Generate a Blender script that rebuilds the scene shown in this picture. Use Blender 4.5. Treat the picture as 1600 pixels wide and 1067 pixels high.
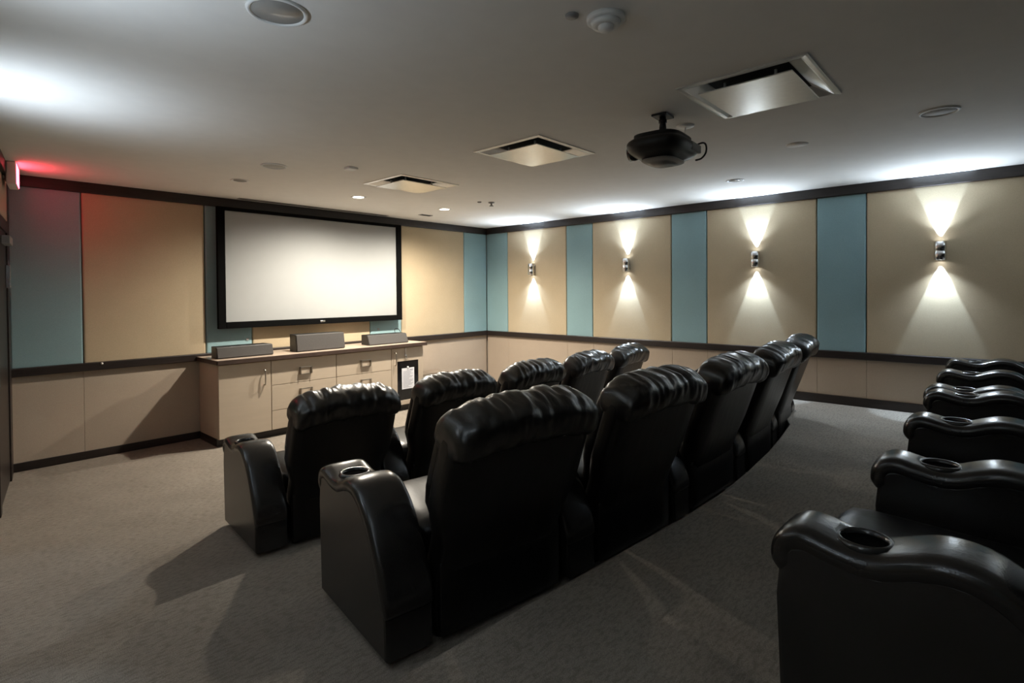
import bpy, bmesh, math, random
from mathutils import Vector, Matrix, noise

for o in list(bpy.data.objects): bpy.data.objects.remove(o)
scene = bpy.context.scene
COL = scene.collection
R = math.radians

# ------------------------------------------------------------------ camera
cam_d = bpy.data.cameras.new('camera'); cam = bpy.data.objects.new('camera', cam_d); COL.objects.link(cam)
cam_d.sensor_width = 36.0; cam_d.lens = 849.25 / 1600 * 36; cam_d.shift_y = -65.5 / 1600; cam_d.clip_start = 0.02
cr = Vector((0.67274768, -0.73983008, -0.00787452)); cu = Vector((0.01500349, 0.00300063, 0.99988294)); cf = Vector((0.73971985, 0.67278708, -0.0131187))
m = Matrix(((cr.x, cu.x, -cf.x), (cr.y, cu.y, -cf.y), (cr.z, cu.z, -cf.z))).to_4x4()
m.translation = Vector((-6.781, -6.766, 1.628)); cam.matrix_world = m
scene.camera = cam

# ------------------------------------------------------------------ world, exposure
w = bpy.data.worlds.new('world'); scene.world = w; w.use_nodes = True
w.node_tree.nodes['Background'].inputs[0].default_value = (0.5, 0.5, 0.5, 1); w.node_tree.nodes['Background'].inputs[1].default_value = 0.02
vs = scene.view_settings
vs.view_transform = 'Standard'; vs.look = 'None'; vs.gamma = 1.0; vs.use_curve_mapping = False; vs.exposure = 0.22
DOWN_W, SCONCE_W, ROOM_FILL_W, EXIT_STR = 318.0, 110.0, 50.0, 15.0
WARM = (1.0, 0.915, 0.78); COOL = (0.57, 0.77, 1.0)

H = 2.75                      # ceiling
PZ1, PZ2 = 0.189, 0.378       # seating tiers
YB = -9.3                     # rear wall

def xl(y): return -6.2 + 0.148 * y    # left wall runs slightly outward

# ------------------------------------------------------------------ materials
def nodes(name):
    mt = bpy.data.materials.new(name); mt.use_nodes = True
    nt = mt.node_tree; return mt, nt, nt.nodes['Principled BSDF']
def nd(nt, kind, **kw):
    n = nt.nodes.new(kind)
    for k, v in kw.items():
        if k in n.inputs: n.inputs[k].default_value = v
        else: setattr(n, k, v)
    return n
def coords(nt, scale=(1, 1, 1)):
    tc = nt.nodes.new('ShaderNodeTexCoord'); mp = nt.nodes.new('ShaderNodeMapping'); mp.inputs['Scale'].default_value = scale
    nt.links.new(tc.outputs['Object'], mp.inputs['Vector']); return mp.outputs['Vector']
def ramp(nt, fac, c0, c1, p0=0.3, p1=0.7):
    r = nt.nodes.new('ShaderNodeValToRGB'); r.color_ramp.elements[0].position = p0; r.color_ramp.elements[1].position = p1
    r.color_ramp.elements[0].color = (*c0, 1); r.color_ramp.elements[1].color = (*c1, 1)
    nt.links.new(fac, r.inputs[0]); return r.outputs[0]
def mat(name, col, rough=0.6, metal=0.0, var=0.06, scale=8.0, bump=0.0, bscale=60.0, stretch=(1, 1, 1), spec=0.5, coat=0.0):
    mt, nt, p = nodes(name)
    v = coords(nt, stretch)
    n = nd(nt, 'ShaderNodeTexNoise', Scale=scale, Detail=4.0); nt.links.new(v, n.inputs['Vector'])
    a = tuple(c * (1 - var) for c in col); b = tuple(min(1, c * (1 + var)) for c in col)
    nt.links.new(ramp(nt, n.outputs['Fac'], a, b), p.inputs['Base Color'])
    p.inputs['Roughness'].default_value = rough; p.inputs['Metallic'].default_value = metal
    p.inputs['Specular IOR Level'].default_value = spec; p.inputs['Coat Weight'].default_value = coat
    if bump:
        n2 = nd(nt, 'ShaderNodeTexNoise', Scale=bscale, Detail=3.0); nt.links.new(v, n2.inputs['Vector'])
        bp = nd(nt, 'ShaderNodeBump', Strength=bump, Distance=0.004); nt.links.new(n2.outputs['Fac'], bp.inputs['Height'])
        nt.links.new(bp.outputs['Normal'], p.inputs['Normal'])
    return mt
def glow(name, col, strength):
    mt, nt, p = nodes(name); p.inputs['Base Color'].default_value = (*col, 1)
    p.inputs['Emission Color'].default_value = (*col, 1); p.inputs['Emission Strength'].default_value = strength; return mt

def carpet_mat():
    mt, nt, p = nodes('carpet')
    v = coords(nt)
    n = nd(nt, 'ShaderNodeTexNoise', Scale=3.0, Detail=5.0); nt.links.new(v, n.inputs['Vector'])
    v2 = coords(nt, (26, 75, 26))
    n2 = nd(nt, 'ShaderNodeTexNoise', Scale=1.0, Detail=2.0); nt.links.new(v2, n2.inputs['Vector'])
    n3 = nd(nt, 'ShaderNodeTexNoise', Scale=260.0, Detail=2.0); nt.links.new(v, n3.inputs['Vector'])
    c1 = ramp(nt, n.outputs['Fac'], (0.265, 0.230, 0.190), (0.31, 0.272, 0.226))
    c2 = ramp(nt, n2.outputs['Fac'], (0.78, 0.77, 0.76), (1, 1, 1), 0.35, 0.55)
    c3 = ramp(nt, n3.outputs['Fac'], (0.72, 0.72, 0.72), (1.15, 1.15, 1.15), 0.3, 0.7)
    m1 = nd(nt, 'ShaderNodeMix', data_type='RGBA', blend_type='MULTIPLY'); m1.inputs[0].default_value = 1
    nt.links.new(c1, m1.inputs[6]); nt.links.new(c2, m1.inputs[7])
    m2 = nd(nt, 'ShaderNodeMix', data_type='RGBA', blend_type='MULTIPLY'); m2.inputs[0].default_value = 1
    nt.links.new(m1.outputs[2], m2.inputs[6]); nt.links.new(c3, m2.inputs[7])
    nt.links.new(m2.outputs[2], p.inputs['Base Color'])
    ad = nd(nt, 'ShaderNodeMath', operation='ADD'); nt.links.new(n2.outputs['Fac'], ad.inputs[0]); nt.links.new(n3.outputs['Fac'], ad.inputs[1])
    bp = nd(nt, 'ShaderNodeBump', Strength=0.7, Distance=0.006); nt.links.new(ad.outputs[0], bp.inputs['Height']); nt.links.new(bp.outputs['Normal'], p.inputs['Normal'])
    p.inputs['Roughness'].default_value = 0.95; p.inputs['Specular IOR Level'].default_value = 0.1
    return mt
def leather_mat(name, wrinkle, base=0.006, rough=0.34, spec=0.5):
    mt, nt, p = nodes(name)
    v = coords(nt)
    n = nd(nt, 'ShaderNodeTexNoise', Scale=6.0, Detail=4.0); nt.links.new(v, n.inputs['Vector'])
    nt.links.new(ramp(nt, n.outputs['Fac'], (base, base * .91, base * .83), (base * 1.5, base * 1.36, base * 1.25)), p.inputs['Base Color'])
    p.inputs['Roughness'].default_value = rough; p.inputs['Specular IOR Level'].default_value = spec
    n2 = nd(nt, 'ShaderNodeTexVoronoi', Scale=190.0); nt.links.new(v, n2.inputs['Vector'])
    b1 = nd(nt, 'ShaderNodeBump', Strength=0.10, Distance=0.002); nt.links.new(n2.outputs['Distance'], b1.inputs['Height'])
    v3 = coords(nt, (1.0, 0.3, 0.3))
    n3 = nd(nt, 'ShaderNodeTexNoise', Scale=16.0, Detail=3.0); nt.links.new(v3, n3.inputs['Vector'])
    b2 = nd(nt, 'ShaderNodeBump', Strength=wrinkle, Distance=0.02); nt.links.new(n3.outputs['Fac'], b2.inputs['Height'])
    nt.links.new(b1.outputs['Normal'], b2.inputs['Normal']); nt.links.new(b2.outputs['Normal'], p.inputs['Normal'])
    return mt
def fabric_mat(name, col):
    mt, nt, p = nodes(name)
    v = coords(nt)
    n = nd(nt, 'ShaderNodeTexNoise', Scale=2.0, Detail=3.0); nt.links.new(v, n.inputs['Vector'])
    n2 = nd(nt, 'ShaderNodeTexNoise', Scale=330.0, Detail=2.0); nt.links.new(v, n2.inputs['Vector'])
    c1 = ramp(nt, n.outputs['Fac'], tuple(c * .96 for c in col), tuple(c * 1.04 for c in col))
    c2 = ramp(nt, n2.outputs['Fac'], (.86, .86, .86), (1.06, 1.06, 1.06))
    m1 = nd(nt, 'ShaderNodeMix', data_type='RGBA', blend_type='MULTIPLY'); m1.inputs[0].default_value = 1
    nt.links.new(c1, m1.inputs[6]); nt.links.new(c2, m1.inputs[7]); nt.links.new(m1.outputs[2], p.inputs['Base Color'])
    bp = nd(nt, 'ShaderNodeBump', Strength=0.2, Distance=0.002); nt.links.new(n2.outputs['Fac'], bp.inputs['Height']); nt.links.new(bp.outputs['Normal'], p.inputs['Normal'])
    p.inputs['Roughness'].default_value = 0.9; p.inputs['Specular IOR Level'].default_value = 0.15
    return mt

M = {
 'carpet': carpet_mat(),
 'leather': leather_mat('leather', 0.10, 0.0045, 0.34, 0.42), 'leather_pillow': leather_mat('leather_pillow', 0.26, 0.008, 0.29, 0.9), 'leather_arm_lit': leather_mat('leather_arm_lit', 0.06, 0.014, 0.25, 0.65),  # arms paler and backs darker: lit and shaded tone put into base colour
 'beige': fabric_mat('beige_fabric', (0.50, 0.405, 0.275)), 'teal': fabric_mat('teal_fabric', (0.265, 0.40, 0.425)),
 'lower': fabric_mat('pale_wainscot', (0.46, 0.375, 0.295)),
 'ceiling': mat('ceiling_paint', (0.88, 0.85, 0.80), 0.85, var=0.015, bump=0.05, bscale=120, spec=0.2),
 'wall': mat('wall_paint', (0.36, 0.31, 0.26), 0.9, var=0.02, spec=0.2),
 'charcoal': mat('charcoal_rear_wall', (0.03, 0.03, 0.032), 0.95, var=0.05, spec=0.1),  # unseen rear wall, made dark to cut reflections on the chair backs
 'wood': mat('dark_wood', (0.017, 0.011, 0.009), 0.42, var=0.35, scale=5, stretch=(1, 1, 14), bump=0.05, bscale=20),
 'counter': mat('counter_laminate', (0.42, 0.335, 0.265), 0.30, var=0.10, scale=6, stretch=(1, 12, 12)),
 'counter_edge': mat('counter_edge', (0.060, 0.038, 0.030), 0.4, var=0.2),
 'cabinet': mat('cabinet_laminate', (0.50, 0.41, 0.315), 0.5, var=0.03, scale=4, stretch=(1, 1, 6)),
 'chrome': mat('brushed_chrome', (0.72, 0.72, 0.72), 0.22, 1.0, var=0.04, scale=30, stretch=(1, 1, .1)),
 'satin': mat('satin_aluminium', (0.80, 0.78, 0.74), 0.30, 0.75, var=0.03, scale=30),
 'steel': mat('pulls_steel', (0.42, 0.38, 0.33), 0.35, 1.0, var=0.05),
 'black': mat('black_plastic', (0.008, 0.008, 0.008), 0.45, var=0.15),
 'velvet_cup_shade': mat('velvet_and_cup_shade', (0.004, 0.004, 0.004), 0.95, var=0.1, spec=0.05),
 'screen': mat('screen_white', (0.345, 0.352, 0.35), 0.8, var=0.01, spec=0.1),
 'speaker': mat('speaker_grille', (0.055, 0.050, 0.047), 0.8, var=0.12, scale=120, bump=0.3, bscale=500),
 'white': mat('white_plastic', (0.86, 0.85, 0.82), 0.5, var=0.02),
 'grey': mat('grey_plastic', (0.30, 0.29, 0.28), 0.5, var=0.03),
 'off_lens': mat('unlit_lamp_glass', (0.34, 0.32, 0.29), 0.25, var=0.05),
 'grille': mat('speaker_ceiling_grille', (0.52, 0.50, 0.46), 0.7, var=0.05, scale=300, bump=0.3, bscale=600),
 'void': mat('dark_plenum', (0.02, 0.02, 0.02), 0.9),
 'paper': mat('paper', (0.80, 0.80, 0.84), 0.8, var=0.01),
 'ink': mat('printed_ink', (0.22, 0.22, 0.26), 0.8),
 'dark_glass': mat('dark_glass', (0.006, 0.006, 0.007), 0.08, var=0.05),
 'tan_box': mat('brown_cloth_box', (0.20, 0.155, 0.115), 0.8, var=0.05),
 'lamp_on': glow('lit_lamp', (1.0, 0.93, 0.80), 14.0),
 'sconce_on': glow('sconce_lens', (0.9, 0.95, 1.0), 16.0),
 'exit_on': glow('exit_red', (1.0, 0.05, 0.09), EXIT_STR),
}

# ------------------------------------------------------------------ mesh helpers
def new_obj(name, me, mtl=None, parent=None):
    if mtl and not me.materials: me.materials.append(mtl)
    o = bpy.data.objects.new(name, me); COL.objects.link(o)
    if parent: o.parent = parent
    return o
def finish(bm, name, mtl, parent=None, smooth=False, loc=None):
    bmesh.ops.recalc_face_normals(bm, faces=bm.faces)
    me = bpy.data.meshes.new(name); bm.to_mesh(me); bm.free()
    if smooth:
        for p in me.polygons: p.use_smooth = True
    o = new_obj(name, me, mtl, parent)
    if loc: o.location = loc
    return o
def abox(bm, x0, x1, y0, y1, z0, z1, bev=0.0, seg=2):
    r = bmesh.ops.create_cube(bm, size=1.0)
    for v in r['verts']:
        v.co = Vector((x0 + (v.co.x + .5) * (x1 - x0), y0 + (v.co.y + .5) * (y1 - y0), z0 + (v.co.z + .5) * (z1 - z0)))
    if bev:
        es = {e for v in r['verts'] for e in v.link_edges}
        bmesh.ops.bevel(bm, geom=list(es), offset=bev, segments=seg, profile=0.5, affect='EDGES')
def box(name, x0, x1, y0, y1, z0, z1, mtl, parent=None, bev=0.0, seg=2, smooth=False):
    bm = bmesh.new(); abox(bm, x0, x1, y0, y1, z0, z1, bev, seg); return finish(bm, name, mtl, parent, smooth)
def prism(name, poly, z0, z1, mtl, parent=None, bev=0.0):
    bm = bmesh.new(); f = bm.faces.new([bm.verts.new((x, y, z0)) for x, y in poly])
    r = bmesh.ops.extrude_face_region(bm, geom=[f])
    bmesh.ops.translate(bm, verts=[g for g in r['geom'] if isinstance(g, bmesh.types.BMVert)], vec=(0, 0, z1 - z0))
    if bev: bmesh.ops.bevel(bm, geom=list(bm.edges), offset=bev, segments=2, profile=.5, affect='EDGES')
    return finish(bm, name, mtl, parent)
def alathe(bm, prof, n=28, mtx=None):
    rings = []
    for r, z in prof:
        rings.append([bm.verts.new((r * math.cos(2 * math.pi * i / n), r * math.sin(2 * math.pi * i / n), z)) for i in range(n)])
    for a, b in zip(rings, rings[1:]):
        for i in range(n): bm.faces.new((a[i], a[(i + 1) % n], b[(i + 1) % n], b[i]))
    if prof[0][0] > 1e-5: bm.faces.new(rings[0])
    if prof[-1][0] > 1e-5: bm.faces.new(list(reversed(rings[-1])))
    if mtx is not None: bmesh.ops.transform(bm, matrix=mtx, verts=[v for rg in rings for v in rg])
def lathe(name, prof, mtl, parent=None, n=28, loc=None, mtx=None, smooth=True, closed=True):
    bm = bmesh.new()
    if not closed:
        rings = [[bm.verts.new((r * math.cos(2 * math.pi * i / n), r * math.sin(2 * math.pi * i / n), z)) for i in range(n)] for r, z in prof]
        for a, b in zip(rings, rings[1:] + [rings[0]]):
            for i in range(n): bm.faces.new((a[i], a[(i + 1) % n], b[(i + 1) % n], b[i]))
        if mtx is not None: bmesh.ops.transform(bm, matrix=mtx, verts=list(bm.verts))
    else: alathe(bm, prof, n, mtx)
    o = finish(bm, name, mtl, parent, smooth)
    if smooth:
        for p in o.data.polygons:
            if len(p.vertices) > 4: p.use_smooth = False
    if loc: o.location = loc
    return o
def tube(name, pts, rad, mtl, parent=None, n=8):
    bm = bmesh.new(); rings = []
    pts = [Vector(p) for p in pts]
    for i, p in enumerate(pts):
        t = (pts[min(i + 1, len(pts) - 1)] - pts[max(i - 1, 0)]).normalized()
        a = t.orthogonal().normalized() if i == 0 else (prev - t * prev.dot(t)).normalized()
        prev = a; b = t.cross(a)
        rings.append([bm.verts.new(p + rad * (math.cos(2 * math.pi * k / n) * a + math.sin(2 * math.pi * k / n) * b)) for k in range(n)])
    for a, b in zip(rings, rings[1:]):
        for k in range(n): bm.faces.new((a[k], a[(k + 1) % n], b[(k + 1) % n], b[k]))
    bm.faces.new(rings[0]); bm.faces.new(list(reversed(rings[-1])))
    return finish(bm, name, mtl, parent, True)
def tag(o, label, cat, group=None):
    o['label'] = label; o['category'] = cat
    if group: o['group'] = group
    return o
def struct(o, label=None):
    o['kind'] = 'structure'
    if label: o['label'] = label
    return o
def thing(name, label, cat, loc=(0, 0, 0), rz=0, group=None):
    o = bpy.data.objects.new(name, None); COL.objects.link(o); o.location = loc; o.rotation_euler = (0, 0, rz); o.empty_display_size = .1
    return tag(o, label, cat, group)
def copy_tree(o, parent=None):
    c = o.copy(); COL.objects.link(c)
    if parent: c.parent = parent
    for ch in [x for x in bpy.data.objects if x.parent == o]: copy_tree(ch, c)
    return c

# ------------------------------------------------------------------ room shell
def floor_arc():   # front edge of the rear tier, bending with the middle row
    return [(-6.97, -5.28), (-5.78, -5.30), (-5.22, -5.34), (-4.8, -5.375), (-4.35, -5.41), (-3.9, -5.445), (-3.43, -5.46), (-2.9, -5.44), (-2.33, -5.40), (-1.8, -5.34), (-1.3, -5.27), (-1.12, -5.2), (-0.98, -4.95), (0, -4.9)]
struct(prism('floor', [(0, 0), (0, YB), (xl(YB), YB), (xl(0), 0)], -0.12, 0.0, M['carpet']), 'beige grey cut pile carpet of the room')
STEP_Y = -3.84
struct(prism('floor_middle_tier', [(0, STEP_Y), (0, YB), (xl(YB), YB), (xl(STEP_Y), STEP_Y)], 0.0, PZ1, M['carpet'], bev=0.02), 'carpeted low step under the middle row')
struct(prism('floor_rear_tier', floor_arc() + [(0, YB), (xl(YB), YB)], PZ1, PZ2, M['carpet'], bev=0.012), 'carpeted higher tier under the rear row')
DIFF = [(-3.93, -3.215, -6.07, -5.405, 'large square ceiling diffuser nearest the camera beside the projector'), (-3.78, -3.065, -4.305, -3.635, 'middle square ceiling diffuser left of the projector'), (-3.69, -2.96, -2.56, -1.92, 'farthest square ceiling diffuser near the lit downlights')]
ce = struct(prism('ceiling', [(0.04, 0.04), (0.04, YB), (xl(YB), YB), (xl(0), 0.04)], H, H + 0.12, M['ceiling']), 'pale painted ceiling')
bm = bmesh.new()
for x0, x1, y0, y1, _ in DIFF: abox(bm, x0 + .03, x1 - .03, y0 + .03, y1 - .03, H - .1, H + .085)
ho = finish(bm, 'holes', None); md = ce.modifiers.new('b', 'BOOLEAN'); md.operation = 'DIFFERENCE'; md.object = ho; md.solver = 'EXACT'
dg = bpy.context.evaluated_depsgraph_get(); dg.update(); me2 = bpy.data.meshes.new_from_object(ce.evaluated_get(dg)); ce.modifiers.clear(); ce.data = me2; bpy.data.objects.remove(ho)
wf = struct(box('wall_front', xl(0) - .2, 0.2, 0.045, 0.2, -0.12, H + .12, M['wall']), 'front wall with the projection screen')
wr = struct(box('wall_right', 0.045, 0.2, YB - .2, 0.045, -0.12, H + .12, M['wall']), 'right wall with four sconces')
struct(box('wall_back', xl(YB) - .2, 0.2, YB - .15, YB, -0.12, H + .12, M['charcoal']), 'plain rear wall')
LA = math.atan(0.148)
wl = struct(prism('wall_left', [(xl(0.1), 0.1), (xl(YB - .1), YB - .1), (xl(YB - .1) - .15, YB - .1), (xl(.1) - .15, .1)], -0.12, H + .12, M['wall']), 'left wall with the dark exit door')

ZR0, ZR1, ZC0 = 0.882, 0.962, 2.646
def panel(x0, x1, z0, z1, mtl, parent, wall, thick=0.05, bev=0.014):
    g = 0.004 if thick > .04 else 0.0012
    if wall == 'F': return box('panel', x0 + g, x1 - g, -0.004 if thick > .04 else .016, 0.05, z0, z1, mtl, parent, bev, 3)
    return box('panel', -0.004 if thick > .04 else .016, 0.05, x0 + g, x1 - g, z0, z1, mtl, parent, bev, 3)
for x0, x1, k in [(-6.2, -5.66, 'teal'), (-5.66, -4.545, 'beige'), (-4.545, -4.03, 'teal'), (-4.03, -2.38, 'beige'), (-2.38, -1.83, 'teal'), (-1.83, -0.54, 'beige'), (-0.54, 0.0, 'teal')]:
    panel(x0, x1, ZR1 - .01, ZC0 + .01, M[k], wf, 'F')
for x0, x1 in [(-6.2, -5.66), (-5.66, -4.545), (-4.545, -3.2), (-3.2, -1.83), (-1.83, 0.0)]:
    panel(x0, x1, 0.075, ZR0 + .01, M['lower'], wf, 'F', .03, 0.0012)
ys = [0.0, -0.5, -1.74, -2.22, -3.47, -3.95, -5.2, -5.67, -6.92, -7.4, -8.65, YB]
for i, (a, b) in enumerate(zip(ys, ys[1:])):
    panel(b, a, ZR1 - .01, ZC0 + .01, M['teal' if i % 2 == 0 else 'beige'], wr, 'R')
    panel(b, a, (0.075 if a > -4.8 else PZ2 + .08), ZR0 + .01, M['lower'], wr, 'R', .03, 0.0012)
# crown, chair rail and skirting in dark wood
struct(box('trim_1', xl(0), 0, -0.035, 0.045, ZC0, H, M['wood'], bev=.006), 'dark crown moulding on the front wall')
struct(box('trim_2', -0.035, 0.045, YB, 0, ZC0, H, M['wood'], bev=.006), 'dark crown moulding on the right wall')
struct(box('trim_3', xl(0), 0, -0.03, 0.045, ZR0, ZR1, M['wood'], bev=.008), 'dark chair rail on the front wall')
struct(box('trim_4', -0.03, 0.045, YB, 0, ZR0, ZR1, M['wood'], bev=.008), 'dark chair rail on the right wall')
struct(box('baseboard_front', xl(0), 0, 0.004, 0.045, 0, 0.08, M['wood'], bev=.004), 'dark skirting along the front wall')
struct(box('baseboard_right', -0.008, 0.045, YB, -4.9, PZ2, PZ2 + .093, M['wood'], bev=.004), 'dark skirting of the right wall on the rear tier')
struct(box('baseboard_right', -0.008, 0.045, -4.9, 0, 0, 0.08, M['wood'], bev=.004), 'dark skirting of the right wall near the screen')

# left wall frame: x' points into the room, y' along the wall towards the back
ML = Matrix.Translation((xl(0), 0, 0)) @ Matrix.Rotation(-LA, 4, 'Z')
def lbox(name, u0, u1, v0, v1, z0, z1, mtl, parent=None, bev=0.0):      # u: out of the wall, v: distance from the front corner
    bm = bmesh.new(); abox(bm, u0, u1, -v1, -v0, z0, z1, bev); bmesh.ops.transform(bm, matrix=ML, verts=bm.verts)
    return finish(bm, name, mtl, parent)
struct(lbox('trim_5', 0.0, 0.04, 0.0, -YB, ZC0, H, M['wood'], bev=.005), 'dark crown moulding on the left wall')
struct(lbox('trim_6', 0.0, 0.035, 1.5, -YB, ZR0, ZR1, M['wood'], bev=.005), 'dark chair rail on the left wall')
d1 = struct(lbox('door_1', -0.005, 0.006, 0.30, 1.22, 0.01, 2.18, M['wood'], bev=.004), 'dark wooden exit door in the left wall')
for a, b, z0, z1 in [(0.20, 0.30, 0, 2.28), (1.22, 1.32, 0, 2.28), (0.30, 1.22, 2.18, 2.28)]:
    lbox('door_frame', -0.005, 0.018, a, b, z0, z1, M['wood'], d1, .004)
lbox('door_closer', 0.006, 0.06, 0.42, 0.72, 2.06, 2.13, M['grey'], d1, .006)
lbox('door_handle', 0.006, 0.04, 0.36, 0.38, 1.70, 1.90, M['chrome'], d1, .005)
lbox('panel', -0.005, 0.012, 0.005, 0.195, ZR1, ZC0, M['wood'], wl, .004); lbox('panel', -0.005, 0.012, 0.005, 0.195, 0.0, ZR1, M['wood'], wl, .004)
lbox('panel', -0.005, 0.012, 0.20, 1.32, 2.29, ZC0, M['lower'], wl, .006)
for i, (a, b) in enumerate([(1.36, 2.2), (2.2, 3.45), (3.45, 3.95), (3.95, 5.2), (5.2, 5.68), (5.68, 6.93), (6.93, 7.4), (7.4, 9.2)]):
    lbox('panel', 0.0, 0.03, a + .004, b - .004, ZR1, ZC0, M['beige' if i % 2 else 'teal'], wl, .01)

# ------------------------------------------------------------------ lights of the room and added fill spots
def spot(name, loc, direction, energy, size, blend, col, rad=0.03):
    ld = bpy.data.lights.new(name, 'SPOT'); ld.energy = energy; ld.spot_size = R(size); ld.spot_blend = blend; ld.color = col; ld.shadow_soft_size = rad
    return ld, loc, direction
def add_spot(parent, name, loc, direction, energy, size, blend, col, rad):
    ld = bpy.data.lights.new(name, 'SPOT'); ld.energy = energy; ld.spot_size = R(size); ld.spot_blend = blend; ld.color = col; ld.shadow_soft_size = rad
    o = bpy.data.objects.new(name, ld); COL.objects.link(o); o.parent = parent; o.location = loc
    o.rotation_euler = Vector(direction).to_track_quat('-Z', 'Y').to_euler(); return o
def downlight(x, y, lit, label, r=0.075):
    t = thing('downlight', label, 'ceiling light', (x, y, H), 0, 'recessed ceiling downlights')
    lathe('trim_ring', [(r * .78, -0.002), (r, -0.004), (r * 1.12, -0.006), (r * 1.18, 0.0), (r * .78, 0.0)], M['white'], t, closed=False)
    lathe('lens', [(0.0001, -0.006), (r * .5, -0.006), (r * .8, -0.003), (r * .8, 0.0), (0.0001, 0.0)], M['lamp_on' if lit else 'off_lens'], t)
    if lit: add_spot(t, 'lamp', (0, 0, -0.02), (0, 0, -1), DOWN_W, 164, 0.75, WARM, 0.035)
    return t
downlight(-3.29, -1.19, True, 'lit recessed downlight in the ceiling above the cabinet drawers')
downlight(-1.98, -1.19, True, 'lit recessed downlight nearest the front right corner')
downlight(-4.61, -1.19, False, 'unlit recessed downlight left of the two lit ones')
downlight(-1.14, -4.72, False, 'unlit recessed downlight near the third sconce glow')
def sconce(mw, label, k=1.0, kd=1.0):
    t = thing('wall_sconce', label, 'wall lamp', group='up and down wall sconces'); t.matrix_world = mw      # local +x out of the wall
    box('backplate', 0.0, 0.012, -0.035, 0.035, -0.07, 0.07, M['chrome'], t, .003)
    lathe('shade', [(0.046, -0.09), (0.05, -0.088), (0.05, -0.012), (0.047, -0.008), (0.047, 0.008), (0.05, 0.012), (0.05, 0.088), (0.046, 0.09), (0.044, 0.088), (0.044, -0.088)], M['chrome'], t, 32, mtx=Matrix.Translation((0.062, 0, 0)), closed=False)
    for s in (1, -1):
        lathe('lens', [(0.0001, 0.0), (0.036, 0.0), (0.036, 0.012), (0.0001, 0.012)], M['sconce_on'], t, 20, mtx=Matrix.Translation((0.062, 0, s * .060 - .006)))
        add_spot(t, 'beam', (0.032, 0, s * 0.084), (-.03, 0, s), SCONCE_W * (k if s > 0 else kd), 46, 0.3, COOL, 0.006)
        add_spot(t, 'room_fill', (0.075, 0, s * 0.094), (0.5, 0, s), ROOM_FILL_W * (k if s > 0 else kd), 128, 1.0, (0.70, 0.84, 1.0), 0.012)  # wide spot tilted off the wall, added to brighten ceiling and floor
    return t
for y, lb in [(-1.08, 'chrome wall sconce nearest the front right corner'), (-2.82, 'second chrome wall sconce from the front right corner'), (-4.56, 'third chrome wall sconce from the front right corner'), (-6.29, 'rightmost chrome wall sconce, above the rear row of seats'), (-8.03, 'chrome wall sconce at the rear of the right wall')]:
    sconce(Matrix.Translation((-0.004, y, 2.0)) @ Matrix.Rotation(math.pi, 4, 'Z'), lb)
for v, lb in [(2.85, 'chrome wall sconce on the left wall past the door'), (4.6, 'chrome wall sconce midway on the left wall'), (6.35, 'chrome wall sconce on the left wall beside the rear tier')]:
    sconce(ML @ Matrix.Translation((0.03, -v, 2.0)), lb, 0.5, 0.1)
ex = thing('exit_sign', 'red glowing exit sign high on the left wall above the door', 'exit sign'); ex.matrix_world = ML @ Matrix.Translation((0.04, -0.50, 2.60))
box('housing', 0.0, 0.062, -0.16, 0.16, -0.04, 0.145, M['white'], ex, .006)
box('lit_face', 0.058, 0.066, -0.145, 0.145, -0.03, 0.135, M['exit_on'], ex, .002)
lathe('canopy', [(0.0001, 0), (0.05, 0), (0.05, .02), (.0001, .02)], M['white'], ex, 16, mtx=Matrix.Translation((.0, 0, .075)) @ Matrix.Rotation(R(90), 4, 'Y') @ Matrix.Translation((0, 0, -.04)))

# ------------------------------------------------------------------ ceiling fittings
def diffuser(x0, x1, y0, y1, label):
    cx, cy = (x0 + x1) / 2, (y0 + y1) / 2; hx, hy = (x1 - x0) / 2, (y1 - y0) / 2
    t = thing('air_diffuser', label, 'air vent', (cx, cy, H), 0, 'square ceiling air diffusers')
    def ring(name, rings, mtl):
        bm = bmesh.new(); rs = [[bm.verts.new((sx * (hx - o), sy * (hy - o), z)) for sx, sy in ((-1, -1), (1, -1), (1, 1), (-1, 1))] for o, z in rings]
        for a, b in zip(rs, rs[1:] + [rs[0]]):
            for k in range(4): bm.faces.new((a[k], a[(k + 1) % 4], b[(k + 1) % 4], b[k]))
        return finish(bm, name, mtl, t)
    ring('outer_flange', [(0, 0), (0, -0.007), (0.012, -0.009), (0.030, -0.007), (0.030, 0.002), (0.02, 0.0)], M['satin'])
    ring('cone', [(0.0305, -0.006), (0.036, -0.008), (0.060, 0.004), (0.120, 0.034), (0.128, 0.040), (0.0305, 0.040)], M['satin'])
    box('throat', -hx + .125, hx - .125, -hy + .125, hy - .125, 0.034, 0.042, M['void'], t)
    bm = bmesh.new(); abox(bm, -hx + .092, hx - .092, -hy + .092, hy - .092, -0.034, -0.027, .0025)
    for sx in (-1, 1):
        for sy in (-1, 1): abox(bm, sx * (hx - .2) - .006, sx * (hx - .2) + .006, sy * (hy - .2) - .006, sy * (hy - .2) + .006, -.028, .036)
    finish(bm, 'face_plate', M['satin'], t)
for a in DIFF: diffuser(*a)
def disc(name, x, y, r, mtl, label, cat, prof=None, ring=True):
    t = thing(name, label, cat, (x, y, H))
    if ring: lathe('rim', [(r * .9, -0.004), (r * .97, -0.011), (r * 1.05, -0.008), (r * 1.08, 0.0), (r * .9, 0)], M['white'], t, 36, closed=False)
    lathe('cover' if 'speaker' not in name else 'grille', prof or [(0.0001, -0.005), (r * .9, -0.004), (r * .92, 0.0), (0.0001, 0)], mtl, t, 36)
    return t
disc('ceiling_speaker', -5.795, -4.625, 0.108, M['off_lens'], 'round ceiling speaker cut off by the top edge', 'ceiling speaker')
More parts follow.
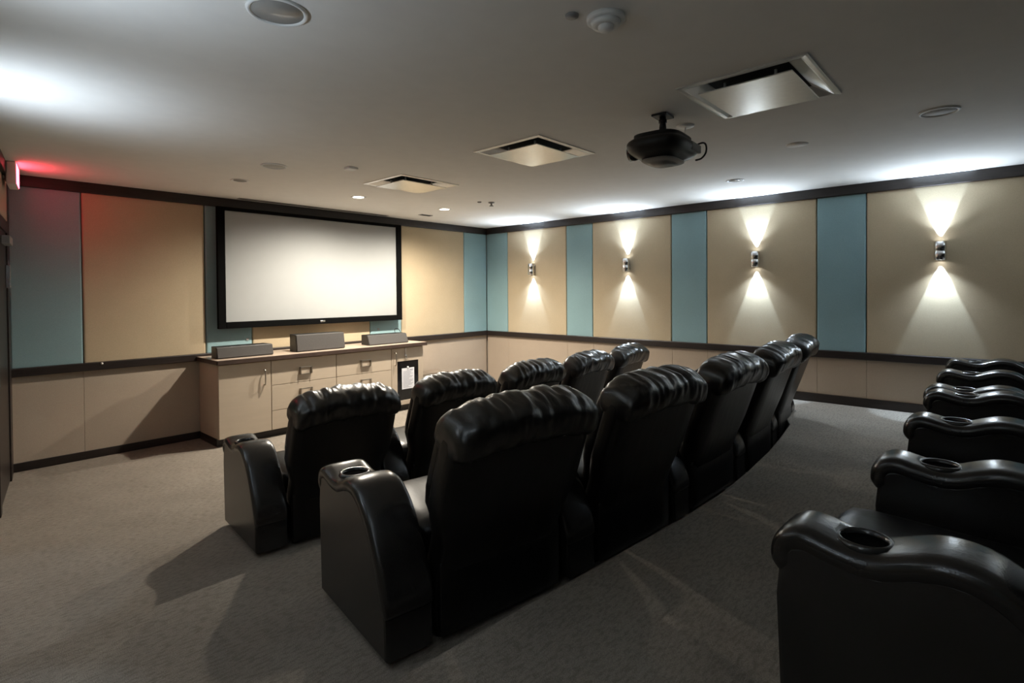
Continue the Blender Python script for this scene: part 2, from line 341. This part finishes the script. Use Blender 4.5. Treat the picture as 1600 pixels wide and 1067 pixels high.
disc('ceiling_speaker', -4.65, -2.03, 0.10, M['grille'], 'flat round ceiling speaker toward the left before the screen', 'ceiling speaker')
disc('ceiling_speaker', -2.41, -6.45, 0.10, M['grille'], 'flat round ceiling speaker at the far right of the ceiling', 'ceiling speaker')
disc('ceiling_cover_plate', -2.19, -5.57, 0.085, M['ceiling'], 'flat round painted cover plate right of the projector', 'cover plate', ring=False)
sd = thing('smoke_detector', 'round white smoke detector at the top of the picture', 'smoke detector', (-4.86, -5.55, H))
lathe('base', [(0.0001, 0), (0.078, 0), (0.078, -0.016), (0.072, -0.020), (0.0001, -0.020)], M['white'], sd, 32)
lathe('sensor_ring', [(0.03, -0.02), (0.062, -0.02), (0.056, -0.036), (0.032, -0.036)], M['white'], sd, 32, closed=False)
lathe('dome', [(0.0001, -0.02), (0.032, -0.02), (0.032, -0.046), (0.024, -0.056), (0.0001, -0.058)], M['white'], sd, 28)
cp = tag(lathe('conduit_knockout', [(0.0001, 0), (0.028, 0), (0.026, -0.008), (0.0001, -0.01)], M['grey'], loc=(-4.97, -5.46, H)), 'small grey plug next to the smoke detector', 'ceiling plug')
sp = thing('sprinkler_head', 'small fire sprinkler head right of the lit downlights', 'sprinkler', (-1.94, -2.03, H))
lathe('escutcheon', [(0.0001, 0), (0.04, 0), (0.036, -0.012), (0.0001, -0.014)], M['grey'], sp, 20)
lathe('deflector', [(0.0001, -0.014), (0.012, -0.016), (0.010, -0.035), (0.028, -0.045), (0.026, -0.05), (0.0001, -0.05)], M['grey'], sp, 16)
tag(lathe('ceiling_sensor', [(0.0001, 0), (0.026, 0), (0.022, -0.012), (0.0001, -0.014)], M['grey'], loc=(-2.07, -1.95, H)), 'tiny round sensor beside the sprinkler head', 'sensor')
tag(box('motion_sensor', -4.195, -4.105, -2.495, -2.405, H - 0.02, H, M['white'], bev=.005), 'small square white sensor on the ceiling', 'sensor')
vt = thing('ceiling_slot', 'small dark slotted vent between screen and corner', 'air vent', (-1.82, -0.59, H))
box('frame', -.10, .10, -.045, .045, -0.006, 0, M['grey'], vt, .002)
for k in range(3): box('slot', -.088, .088, -.032 + k * .024, -.018 + k * .024, -0.008, -0.005, M['void'], vt)
ld_ = thing('linear_diffuser', 'long thin slot diffuser in the ceiling above the screen', 'air vent', (-3.2, -0.155, H))
box('frame', -1.03, 1.03, -.035, .035, -0.006, 0, M['grey'], ld_, .002)
for k in (-1, 1): box('slot', -1.01, 1.01, k * .015 - .006, k * .015 + .006, -0.008, -.005, M['void'], ld_)

# projector
pj = thing('projector', 'black video projector hanging from the ceiling on a short mount', 'projector', (-3.55, -5.14, 2.53), R(4))
def shell(name, hx, hy, z0, z1, zm, ex, mtl):
    # rounded hull: a squircle plan that bulges at zm and closes towards top and bottom
    bm = bmesh.new(); N, K = 40, 12; rings = []
    for k in range(K + 1):
        t = -1 + 2 * k / K; z = zm + (t * (z1 - zm) if t > 0 else t * (zm - z0)); s_ = max(.55 if t > 0 else .50, (1 - abs(t) ** ex) ** (1 / ex)) if abs(t) < 1 else (.80 if t > 0 else .58)
        s_ = max(s_, .80 if t > 0 else .58)
        rings.append([bm.verts.new((math.copysign(abs(math.cos(a)) ** .55, math.cos(a)) * hx * s_, math.copysign(abs(math.sin(a)) ** .62, math.sin(a)) * hy * s_, z)) for a in [2 * math.pi * q / N for q in range(N)]])
    for a, b in zip(rings, rings[1:]):
        for q in range(N): bm.faces.new((a[q], a[(q + 1) % N], b[(q + 1) % N], b[q]))
    bm.faces.new(rings[0]); bm.faces.new(list(reversed(rings[-1])))
    return finish(bm, name, mtl, pj, True)
shell('body', .245, .185, -.078, .075, .012, 2.2, M['black'])
shell('bottom_cover', .150, .112, -.096, -.068, -.074, 2.0, M['grey'])
box('connector_panel', .02, .17, -.186, -.165, -.02, .03, M['grey'], pj, .004)
box('mount_bracket', -.07, .07, -.055, .055, .072, .098, M['black'], pj, .008)
lathe('lens', [(0.0001, 0), (.048, 0), (.052, .02), (.05, .05), (.04, .055), (.036, .04), (.0001, .035)], M['dark_glass'], pj, 24, mtx=Matrix.Translation((-.07, .145, -.005)) @ Matrix.Rotation(R(-90), 4, 'X'))
for sx in (-.12, .12):
    for sy in (-.08, .08): lathe('foot', [(0.0001, 0), (.014, 0), (.012, .014), (.0001, .016)], M['black'], pj, 12, mtx=Matrix.Translation((sx, sy, .068)))
for sx, sy in ((-.12, -.08), (-.12, .08), (.12, -.08), (.12, .08)):
    tube('mount_arm', [(0, 0, .098), (sx * .6, sy * .6, .094), (sx, sy, .08)], .009, M['black'], pj)
lathe('mount_post', [(0.0001, .08), (.045, .08), (.045, .10), (.024, .115), (.020, .17), (.026, .172), (.026, .19), (.02, .195), (.02, .205), (.0001, .205)], M['black'], pj, 20)
box('ceiling_plate', -.065, .065, -.05, .05, .206, .219, M['black'], pj, .003)
cable_pts = [(.12, -.15, .02), (.18, -.19, .05), (.22, -.20, .04), (.245, -.19, .0), (.235, -.165, -.035), (.2, -.14, -.05)]
def smoothpts(pts, n=6):
    P = [Vector(p) for p in pts]; out = []
    for i in range(len(P) - 1):
        a, b, c, d_ = P[max(i - 1, 0)], P[i], P[i + 1], P[min(i + 2, len(P) - 1)]
        for k in range(n):
            t = k / n; out.append(.5 * ((2 * b) + (-a + c) * t + (2 * a - 5 * b + 4 * c - d_) * t * t + (-a + 3 * b - 3 * c + d_) * t ** 3))
    return out + [P[-1]]
tube('cable', smoothpts(cable_pts), .006, M['black'], pj)
ow = thing('ceiling_outlet', 'round white ceiling outlet with a cord down to the projector', 'outlet', (-3.24, -5.15, H))
lathe('plate', [(0.0001, 0), (.06, 0), (.056, -.008), (.02, -.011), (.0001, -.011)], M['white'], ow, 28)
tube('cord', smoothpts([(0, 0, -.008), (-.01, 0, -.06), (-.05, .0, -.11), (-.12, .01, -.15)]), .004, M['white'], ow)

# ------------------------------------------------------------------ projection screen
scr = thing('projection_screen', 'wide white projection screen in a black frame on the front wall', 'screen', (-3.175, -0.09, 1.955))
SX, SZ, B = 1.19, 0.645, 0.085
for nm, a in (('frame_side', (-SX - B, -SX, -SZ - .075, SZ + .04)), ('frame_side', (SX, SX + B, -SZ - .075, SZ + .04)), ('frame_top', (-SX, SX, SZ, SZ + .04)), ('frame_bottom', (-SX, SX, -SZ - .075, -SZ))):
    box(nm, a[0], a[1], -0.03, 0.02, a[2], a[3], M['velvet_cup_shade'], scr, .006)
box('screen_surface', -SX - .01, SX + .01, -0.005, 0.005, -SZ - .01, SZ + .01, M['screen'], scr)
box('badge', -.035, .035, -0.034, -0.029, -SZ - .05, -SZ - .03, M['chrome'], scr, .003)
for sx in (-.8, .8): box('wall_bracket', sx - .03, sx + .03, 0.02, .088, .3, .4, M['black'], scr)

# ------------------------------------------------------------------ cabinets
CT, CY = 0.885, -0.60
def cab_body(t, x0, x1, shell=True):
    box('body', x0 + .001, x1 - .001, CY + .02, -0.032, 0.085, CT, M['cabinet'], t, .001)
    box('toe_kick', x0 + .001, x1 - .001, CY + .07, -0.032, 0.0, 0.085, M['wood'], t)
def pull_v(x, z, parent):
    bm = bmesh.new()
    pts = [(x, CY - .002, z + .085), (x, CY - .03, z + .08), (x, CY - .036, z + .04), (x, CY - .036, z - .04), (x, CY - .03, z - .08), (x, CY - .002, z - .085)]
    bm.free(); return tube('handle', smoothpts(pts, 4), .0075, M['steel'], parent)
def pull_box(x, z, parent):
    bm = bmesh.new()
    abox(bm, x - .075, x + .075, CY - .034, CY - .026, z + .028, z + .042, .002); abox(bm, x - .075, x - .063, CY - .034, CY, z - .042, z + .042, .002)
    abox(bm, x + .063, x + .075, CY - .034, CY, z - .042, z + .042, .002); abox(bm, x - .075, x + .075, CY - .02, CY, z - .05, z - .040, .002)
    return finish(bm, 'handle', M['steel'], parent)
c = thing('base_cabinet', 'pale single door base cabinet at the left end below the screen', 'cabinet', group='low cabinets under the screen')
cab_body(c, -4.63, -4.07); dr = box('door', -4.628, -4.074, CY, CY + .019, .088, CT - .012, M['cabinet'], c, .002); pull_v(-4.15, .70, dr)
for x0, x1, lb in ((-4.07, -3.26, 'pale two drawer base cabinet next to the single door cabinet'), (-3.26, -2.44, 'pale two drawer base cabinet beside the glass door cabinet')):
    c = thing('drawer_cabinet', lb, 'cabinet', group='low cabinets under the screen'); cab_body(c, x0, x1)
    for z0, z1 in ((.088, .30), (.306, .588), (.594, CT - .012)):
        dw = box('drawer', x0 + .004, x1 - .004, CY, CY + .019, z0, z1, M['cabinet'], c, .002); pull_box((x0 + x1) / 2, (z0 + z1) / 2 - .005 if z0 > .5 else (z0 + z1) / 2 + .03, dw)
c = thing('glass_door_cabinet', 'pale base cabinet at the right end with a dark glass door', 'cabinet', group='low cabinets under the screen')
cab_body(c, -2.44, -1.90)
bm = bmesh.new()
for a in ((-2.436, -2.345, .088, CT - .012), (-1.985, -1.902, .088, CT - .012), (-2.345, -1.985, .088, .15), (-2.345, -1.985, .69, CT - .012)): abox(bm, a[0], a[1], CY, CY + .019, a[2], a[3], .002)
dr = finish(bm, 'door', M['cabinet'], c); pull_v(-2.385, .73, dr)
box('glass_pane', -2.347, -1.983, CY + .004, CY + .012, .148, .692, M['dark_glass'], dr)
lk = tag(bpy.data.objects.new('padlock', None), 'small chrome hasp lock above the dark glass door', 'lock'); COL.objects.link(lk); lk.location = (-2.21, CY - .0015, .80)
box('hasp', -.014, .014, -.006, .0, -.05, .07, M['chrome'], lk, .002); box('lock_body', -.018, .018, -.022, -.006, -.07, -.028, M['chrome'], lk, .004)
tag(lathe('knob', [(0.0001, 0), (.012, 0), (.012, .014), (.0001, .016)], M['white'], n=14, mtx=Matrix.Translation((-2.17, CY + .004, .60)) @ Matrix.Rotation(R(90), 4, 'X')), 'small white round sticker on the dark glass door', 'sticker')
pp = thing('notice_sheet', 'white printed notice taped to the dark glass door', 'notice', (-2.165, CY + .003, .44))
box('sheet', -.105, .105, -.002, 0.0, -.14, .15, M['paper'], pp)
for k in range(15):
    wd = [.06, .16, .14, .17, .12, .165, .15, .1, .17, .16, .13, .17, .15, .09, .14][k]
    if k == 0: box('text_line', .03, .085, -.003, -.002, .118, .128, M['ink'], pp)
    else: box('text_line', -.085, -.085 + wd, -.003, -.002, .118 - k * .017, .122 - k * .017, M['ink'], pp)
ct = thing('countertop', 'long brown countertop over the cabinets below the screen', 'countertop')
box('top', -4.65, -1.865, -.64, -.031, CT + .008, CT + .047, M['counter'], ct, .003)
box('front_edge', -4.652, -1.863, -.648, -.632, CT, CT + .0465, M['counter_edge'], ct, .003)
box('side_edge', -1.868, -1.858, -.645, -.031, CT, CT + .0465, M['counter_edge'], ct, .002)
box('side_edge', -4.658, -4.648, -.645, -.031, CT, CT + .0465, M['counter_edge'], ct, .002)
TOPZ = CT + .047
def speaker(x0, x1, h, label, y0=-.50, tilt=0.03):
    t = thing('center_speaker', label, 'speaker', ((x0 + x1) / 2, y0, TOPZ), 0, 'grey speakers on the countertop')
    hx = (x1 - x0) / 2
    bm = bmesh.new(); abox(bm, -hx, hx, .02, .24, .0, h, .006)
    for v in bm.verts:
        if v.co.y < .1: v.co.y += tilt * (v.co.z / h)
        v.co.x *= 1 - .06 * (v.co.y - .02) / .2
    finish(bm, 'enclosure', M['black'], t)
    bm = bmesh.new(); abox(bm, -hx + .004, hx - .004, .0, .022, .008, h - .004, .006, 3)
    for v in bm.verts: v.co.y += tilt * (v.co.z / h)
    finish(bm, 'grille', M['speaker'], t)
    for sx in (-hx * .8, hx * .8): lathe('foot', [(0.0001, 0), (.012, 0), (.012, .001), (.0001, .001)], M['black'], t, 10, mtx=Matrix.Translation((sx, .13, 0)))
speaker(-4.60, -3.99, .125, 'low grey speaker at the left end of the countertop')
speaker(-3.71, -3.07, .205, 'taller grey speaker in the middle of the countertop')
speaker(-2.71, -2.07, .135, 'low grey speaker at the right end of the countertop', tilt=.06)
tag(tube('speaker_cable', smoothpts([(-2.0, -.30, TOPZ + .004), (-1.96, -.2, TOPZ + .06), (-1.95, -.1, TOPZ + .16), (-1.98, -.05, TOPZ + .17), (-2.04, -.12, TOPZ + .14), (-2.08, -.2, TOPZ + .10)]), .004, M['black']), 'thin dark cable curling behind the right speaker', 'cable')
tag(box('wall_jack', -4.105, -4.075, -.012, -.003, 1.075, 1.105, M['grey'], bev=.003), 'tiny wall jack on the teal panel behind the left speaker', 'wall jack')
tag(box('wall_jack', -2.26, -2.23, -.012, -.003, 1.095, 1.125, M['grey'], bev=.003), 'tiny wall jack on the teal panel behind the right speaker', 'wall jack')
sw = thing('floor_box', 'low brown box standing beside the right end of the cabinets', 'box', (-1.5, -.20, 0))
box('shell', -.30, .30, -.155, .165, .02, .42, M['tan_box'], sw, .01)
for sx in (-.25, .25):
    for sy in (-.11, .12): box('foot', sx - .02, sx + .02, sy - .02, sy + .02, 0, .02, M['black'], sw)
tag(lathe('rail_bumper', [(0.0001, 0), (.012, 0), (.009, .012), (.0001, .015)], M['white'], n=14, mtx=Matrix.Translation((-5.52, -.03, .945)) @ Matrix.Rotation(R(90), 4, 'X')), 'tiny white button on the chair rail at left', 'button')

# ------------------------------------------------------------------ recliners
P = 0.88
ARM_TOP = [(0.366, 0.505), (0.370, 0.525), (0.372, 0.548), (0.366, 0.576), (0.345, 0.600), (0.31, 0.610), (0.26, 0.600), (0.20, 0.588), (0.14, 0.590), (0.08, 0.612), (0.02, 0.628), (-0.05, 0.622), (-0.11, 0.590), (-0.17, 0.535), (-0.22, 0.465), (-0.265, 0.385), (-0.30, 0.31), (-0.325, 0.245), (-0.34, 0.20)]
def arm_meshes():
    # side body
    bm = bmesh.new(); W = .097
    prof = [(0.356, 0.03), (0.371, 0.44)] + [(y * .975, z - .022) for y, z in ARM_TOP[2:-1]] + [(-0.33, 0.19), (-0.335, 0.03)]
    f = bm.faces.new([bm.verts.new((-W, y, z)) for y, z in prof])
    r = bmesh.ops.extrude_face_region(bm, geom=[f]); bmesh.ops.translate(bm, verts=[g for g in r['geom'] if isinstance(g, bmesh.types.BMVert)], vec=(2 * W, 0, 0))
    bmesh.ops.recalc_face_normals(bm, faces=bm.faces)
    es = [e for e in bm.edges if abs(e.verts[0].co.x - e.verts[1].co.x) < 1e-6]
    bmesh.ops.bevel(bm, geom=es, offset=.012, segments=2, profile=.5, affect='EDGES')
    body = bpy.data.meshes.new('armrest'); bm.to_mesh(body); bm.free()
    # pad swept over the top
    bm = bmesh.new(); rings = []; N = 20
    pts = [Vector((0, y, z)) for y, z in ARM_TOP]
    pts = smoothpts(pts, 3); L = len(pts)
    for i, p in enumerate(pts):
        t = (pts[min(i + 1, L - 1)] - pts[max(i - 1, 0)]).normalized(); nrm = Vector((0, -t.z, t.y))
        if nrm.z < -0.2 or (i < 6 and nrm.y < 0): nrm = -nrm
        nrm = Vector((0, t.z, -t.y)) if Vector((0, t.z, -t.y)).dot(Vector((0, .6, .8)) if i < L * .45 else Vector((0, -.5, .8))) > 0 else Vector((0, -t.z, t.y))
        e = min(i, L - 1 - i); s = min(1.0, .45 + .55 * math.sin(min(1, e / 5) * math.pi / 2))
        hw = .104 * (0.97 if i < L * .5 else 1.0); th = .034 * s
        ring = []
        for k in range(N):
            a = 2 * math.pi * k / N; cx_, sx_ = math.cos(a), math.sin(a)
            px = math.copysign(abs(cx_) ** .5, cx_) * hw * (.9 + .1 * s); pn = math.copysign(abs(sx_) ** .6, sx_) * th
            ring.append(bm.verts.new(p + Vector((px, 0, 0)) + nrm * (pn - .014)))
        rings.append(ring)
    for a, b in zip(rings, rings[1:]):
        for k in range(N): bm.faces.new((a[k], a[(k + 1) % N], b[(k + 1) % N], b[k]))
    bm.faces.new(rings[0]); bm.faces.new(list(reversed(rings[-1])))
    bmesh.ops.recalc_face_normals(bm, faces=bm.faces)
    pad = bpy.data.meshes.new('arm_pad'); bm.to_mesh(pad); bm.free()
    for p in pad.polygons: p.use_smooth = True
    return body, pad
CUPY, CUPZ = 0.185, 0.614
def cut(me, radius, depth):
    cb = bmesh.new(); alathe(cb, [(radius, CUPZ - depth), (radius, CUPZ + .1)], 28, Matrix.Translation((0, CUPY, 0))); bmesh.ops.recalc_face_normals(cb, faces=cb.faces)
    cm = bpy.data.meshes.new('cutter'); cb.to_mesh(cm); cb.free()
    a = bpy.data.objects.new('cut_a', me); b = bpy.data.objects.new('cut_b', cm); COL.objects.link(a); COL.objects.link(b)
    md = a.modifiers.new('b', 'BOOLEAN'); md.operation = 'DIFFERENCE'; md.object = b; md.solver = 'EXACT'
    dg = bpy.context.evaluated_depsgraph_get(); dg.update()
    out = bpy.data.meshes.new_from_object(a.evaluated_get(dg)); out.name = me.name
    bpy.data.objects.remove(a); bpy.data.objects.remove(b); return out
ab, ap = arm_meshes(); ab = cut(ab, .053, .10); ap = cut(ap, .053, .10)
for me_ in (ab, ap): me_.materials.clear(); me_.materials.append(M['leather_arm_lit'])

def fill_leather(name, x0, x1, y0, y1, z0, z1, parent, bev=.03, puff=0.0, fn=None, mtl='leather', cuts=6):
    bm = bmesh.new(); abox(bm, x0, x1, y0, y1, z0, z1)
    bmesh.ops.subdivide_edges(bm, edges=list(bm.edges), cuts=cuts, use_grid_fill=True)
    c_ = Vector(((x0 + x1) / 2, (y0 + y1) / 2, (z0 + z1) / 2)); h_ = Vector(((x1 - x0) / 2, (y1 - y0) / 2, (z1 - z0) / 2))
    for v in bm.verts:
        q = Vector(((v.co.x - c_.x) / h_.x, (v.co.y - c_.y) / h_.y, (v.co.z - c_.z) / h_.z))
        # clamp into an inner box and push out by the rounding radius
        inner = Vector([max(-(h - bev), min(h - bev, qq * h)) for qq, h in zip(q, h_)]); dlt = Vector([qq * h for qq, h in zip(q, h_)]) - inner
        if dlt.length > 1e-6: v.co = c_ + inner + dlt.normalized() * bev
        if puff:
            wgt = (1 - q.x ** 2) * (1 - q.y ** 2) + (1 - q.y ** 2) * (1 - q.z ** 2) + (1 - q.x ** 2) * (1 - q.z ** 2)
            v.co += Vector((q.x ** 5, q.y ** 5, q.z ** 5)) * puff * max(0, wgt) 
    if fn:
        for v in bm.verts: v.co = fn(v.co)
    return finish(bm, name, M[mtl], parent, True)
LEAN = R(19)
def back_fn(co):          # local back space: z up along the back from its foot, leaning to the rear
    y, z = co.y, co.z
    wz = max(0.0, min(1.0, (z - .26) / .14)); wz = wz * wz * (3 - 2 * wz)
    return Vector((co.x * (.885 + .125 * wz), -0.20 + y * math.cos(LEAN) - z * math.sin(LEAN), 0.20 + z * math.cos(LEAN) + y * math.sin(LEAN)))
def pillow_mesh(seed):
    rnd = random.Random(seed); bm = bmesh.new(); NU, NV = 64, 34
    folds = [(rnd.uniform(-.9, .9), rnd.choice((.018, .03, .05, .08)) * rnd.uniform(.8, 1.2), rnd.uniform(-.9, .9), rnd.uniform(.004, .012)) for _ in range(11)]
    rings = []
    for i in range(NU + 1):
        u = -1 + 2 * i / NU; au = abs(u)
        s = max(0.03, (1 - au ** 7) ** .5); ring = []
        for k in range(NV):
            a = 2 * math.pi * k / NV; ca, sa = math.cos(a), math.sin(a)
            yy = math.copysign(abs(ca) ** .8, ca) * .118; zz = math.copysign(abs(sa) ** .75, sa) * (.100 if sa > 0 else .105)
            d_ = 0
            for fu, fw, fs, fa in folds:
                x_ = (u - fu - fs * .12 * (a - math.pi * .7)) / fw; d_ -= fa * math.exp(-x_ * x_) * (.3 + .7 * max(0, sa + .3 * -ca))
            d_ += .010 * noise.noise(Vector((u * 5 + seed, ca * 1.2, sa * 1.2))) + .006 * noise.noise(Vector((u * 13, ca * 2 + seed, sa * 2)))
            rr = math.hypot(yy, zz) or 1; yy *= (1 + d_ / rr); zz *= (1 + d_ / rr)
            droop = -.052 * au ** 3.2
            ring.append(bm.verts.new((u * .355, -yy * (.72 + .28 * s), zz * (.45 + .55 * s) * 1.0 + droop)))
        rings.append(ring)
    for a, b in zip(rings, rings[1:]):
        for k in range(NV): bm.faces.new((a[k], a[(k + 1) % NV], b[(k + 1) % NV], b[k]))
    bm.faces.new(rings[0]); bm.faces.new(list(reversed(rings[-1])))
    for v in bm.verts: v.co = back_fn(Vector((v.co.x, v.co.y - .035, v.co.z + .775)))
    bmesh.ops.recalc_face_normals(bm, faces=bm.faces)
    me = bpy.data.meshes.new('headrest'); bm.to_mesh(me); bm.free(); me.materials.append(M['leather_pillow'])
    for p in me.polygons: p.use_smooth = True
    return me
PILLOWS = [pillow_mesh(s) for s in (3, 8, 15, 21)]
proto_parts = None
def add_arm(t, sx):
    a = new_obj('armrest', ab, None, t); a.location = (sx * P / 2, 0, 0)
    new_obj('arm_pad', ap, None, a)
    global cupm
    if cupm is None:
        rim = lathe('cup_ring', [(.050, CUPZ - .010), (.053, CUPZ + .001), (.059, CUPZ + .004), (.066, CUPZ + .000), (.071, CUPZ - .014), (.052, CUPZ - .018)], M['black_gloss'], a, 32, mtx=Matrix.Translation((0, CUPY, 0)), closed=False)
        cup = lathe('cup_holder', [(.0525, CUPZ - .008), (.0525, CUPZ - .098), (.0001, CUPZ - .098), (.0001, CUPZ - .0955), (.0505, CUPZ - .0955), (.0505, CUPZ - .008)], M['velvet_cup_shade'], a, 32, mtx=Matrix.Translation((0, CUPY, 0)))  # near-black lining, the shade of the hole put into its colour
        cupm = (rim.data, cup.data)
    else:
        new_obj('cup_ring', cupm[0], None, a); new_obj('cup_holder', cupm[1], None, a)
cupm = None
M['black_gloss'] = mat('glossy_cup_ring', (0.03, 0.03, 0.03), 0.2, var=.05, spec=.7)
meshes = {}
def recliner(loc, rz, label, group, seed, right_arm=False, wide=1.0):
    t = thing('theater_recliner', label, 'recliner', loc, rz, group); t.scale = (wide, 1, 1)
    if not meshes:
        HW = P / 2 - .104
        meshes['base'] = fill_leather('base', -HW + .026, HW - .026, -.31, .31, .03, .30, t, .02).data
        meshes['footrest_panel'] = fill_leather('footrest_panel', -HW + .036, HW - .036, .315, .375, .06, .40, t, .025, .008).data
        meshes['seat_cushion'] = fill_leather('seat_cushion', -HW + .034, HW - .034, -.17, .385, .30, .455, t, .045, .016, lambda c: Vector((c.x, c.y, c.z - .03 * (.4 - c.y)))).data
        meshes['back_cushion'] = fill_leather('back_cushion', -.315, .315, -.01, .12, .20, .76, t, .05, .02, back_fn).data
        meshes['backrest'] = fill_leather('backrest', -.353, .353, -.105, .04, .02, .80, t, .05, .006, back_fn, cuts=9).data
        meshes['back_skirt'] = fill_leather('back_skirt', -.312, .312, -.345, -.30, .03, .36, t, .018).data
        for i in range(4):
            sx, sy = (-.3, .3)[i % 2], (-.26, .26)[i // 2]
            f = lathe('foot', [(0.0001, 0), (.022, 0), (.02, .035), (.0001, .035)], M['black'], t, 12)
            f.location = (sx * .9, sy, 0); meshes['foot'] = f.data
    else:
        for k, me in meshes.items():
            if k == 'foot':
                for i in range(4): f = new_obj('foot', me, None, t); f.location = ((-.27, .27)[i % 2], (-.26, .26)[i // 2], 0)
            else: new_obj(k, me, None, t)
    hr = new_obj('headrest', PILLOWS[seed % 4], None, t)
    if (seed // 4) % 2: hr.scale = (-1, 1, 1)
    add_arm(t, -1)
    if right_arm: add_arm(t, 1)
    return t
def arc_row(x0, y0, k, pit, z, labels, group, seed, a0=0.0):
    n = len(labels)
    for i, lb in enumerate(labels):
        s = (i - (n - 1) / 2) * pit; a = k * s + a0
        x = x0 + (math.sin(a) - math.sin(a0)) / k; y = y0 + (math.cos(a0) - math.cos(a)) / k
        recliner((x, y, z), a, lb, group, seed + i, i == n - 1, pit / P * .995)
ORD = ['at the left end', 'second from the left', 'in the centre', 'second from the right', 'at the right end']
arc_row(-3.06, -3.17, 0.055, P + .005, 0.0, ['black leather recliner %s of the front row' % o for o in ORD], 'front row recliners', 0)
arc_row(-3.10, -4.95, 0.070, .945, PZ1, ['black leather recliner %s of the middle row' % o for o in ORD], 'middle row recliners', 5, -.02)
rl = ['nearest the camera', 'second from the camera', 'third from the camera']
for i in range(3): recliner((-4.72 + i * .882, -6.70 - (.075 if i else 0), PZ2), R(-2) if i == 0 else 0, 'black leather recliner %s in the rear row at right' % rl[i], 'rear row recliners', 2 + i, i == 2)
for i in range(2): recliner((-1.845 + i * .882, -6.755, PZ2), 0, ['black leather recliner second from the right wall in the rear row', 'black leather recliner in the rear row closest to the right wall'][i], 'rear row recliners', 6 + i, i == 1)
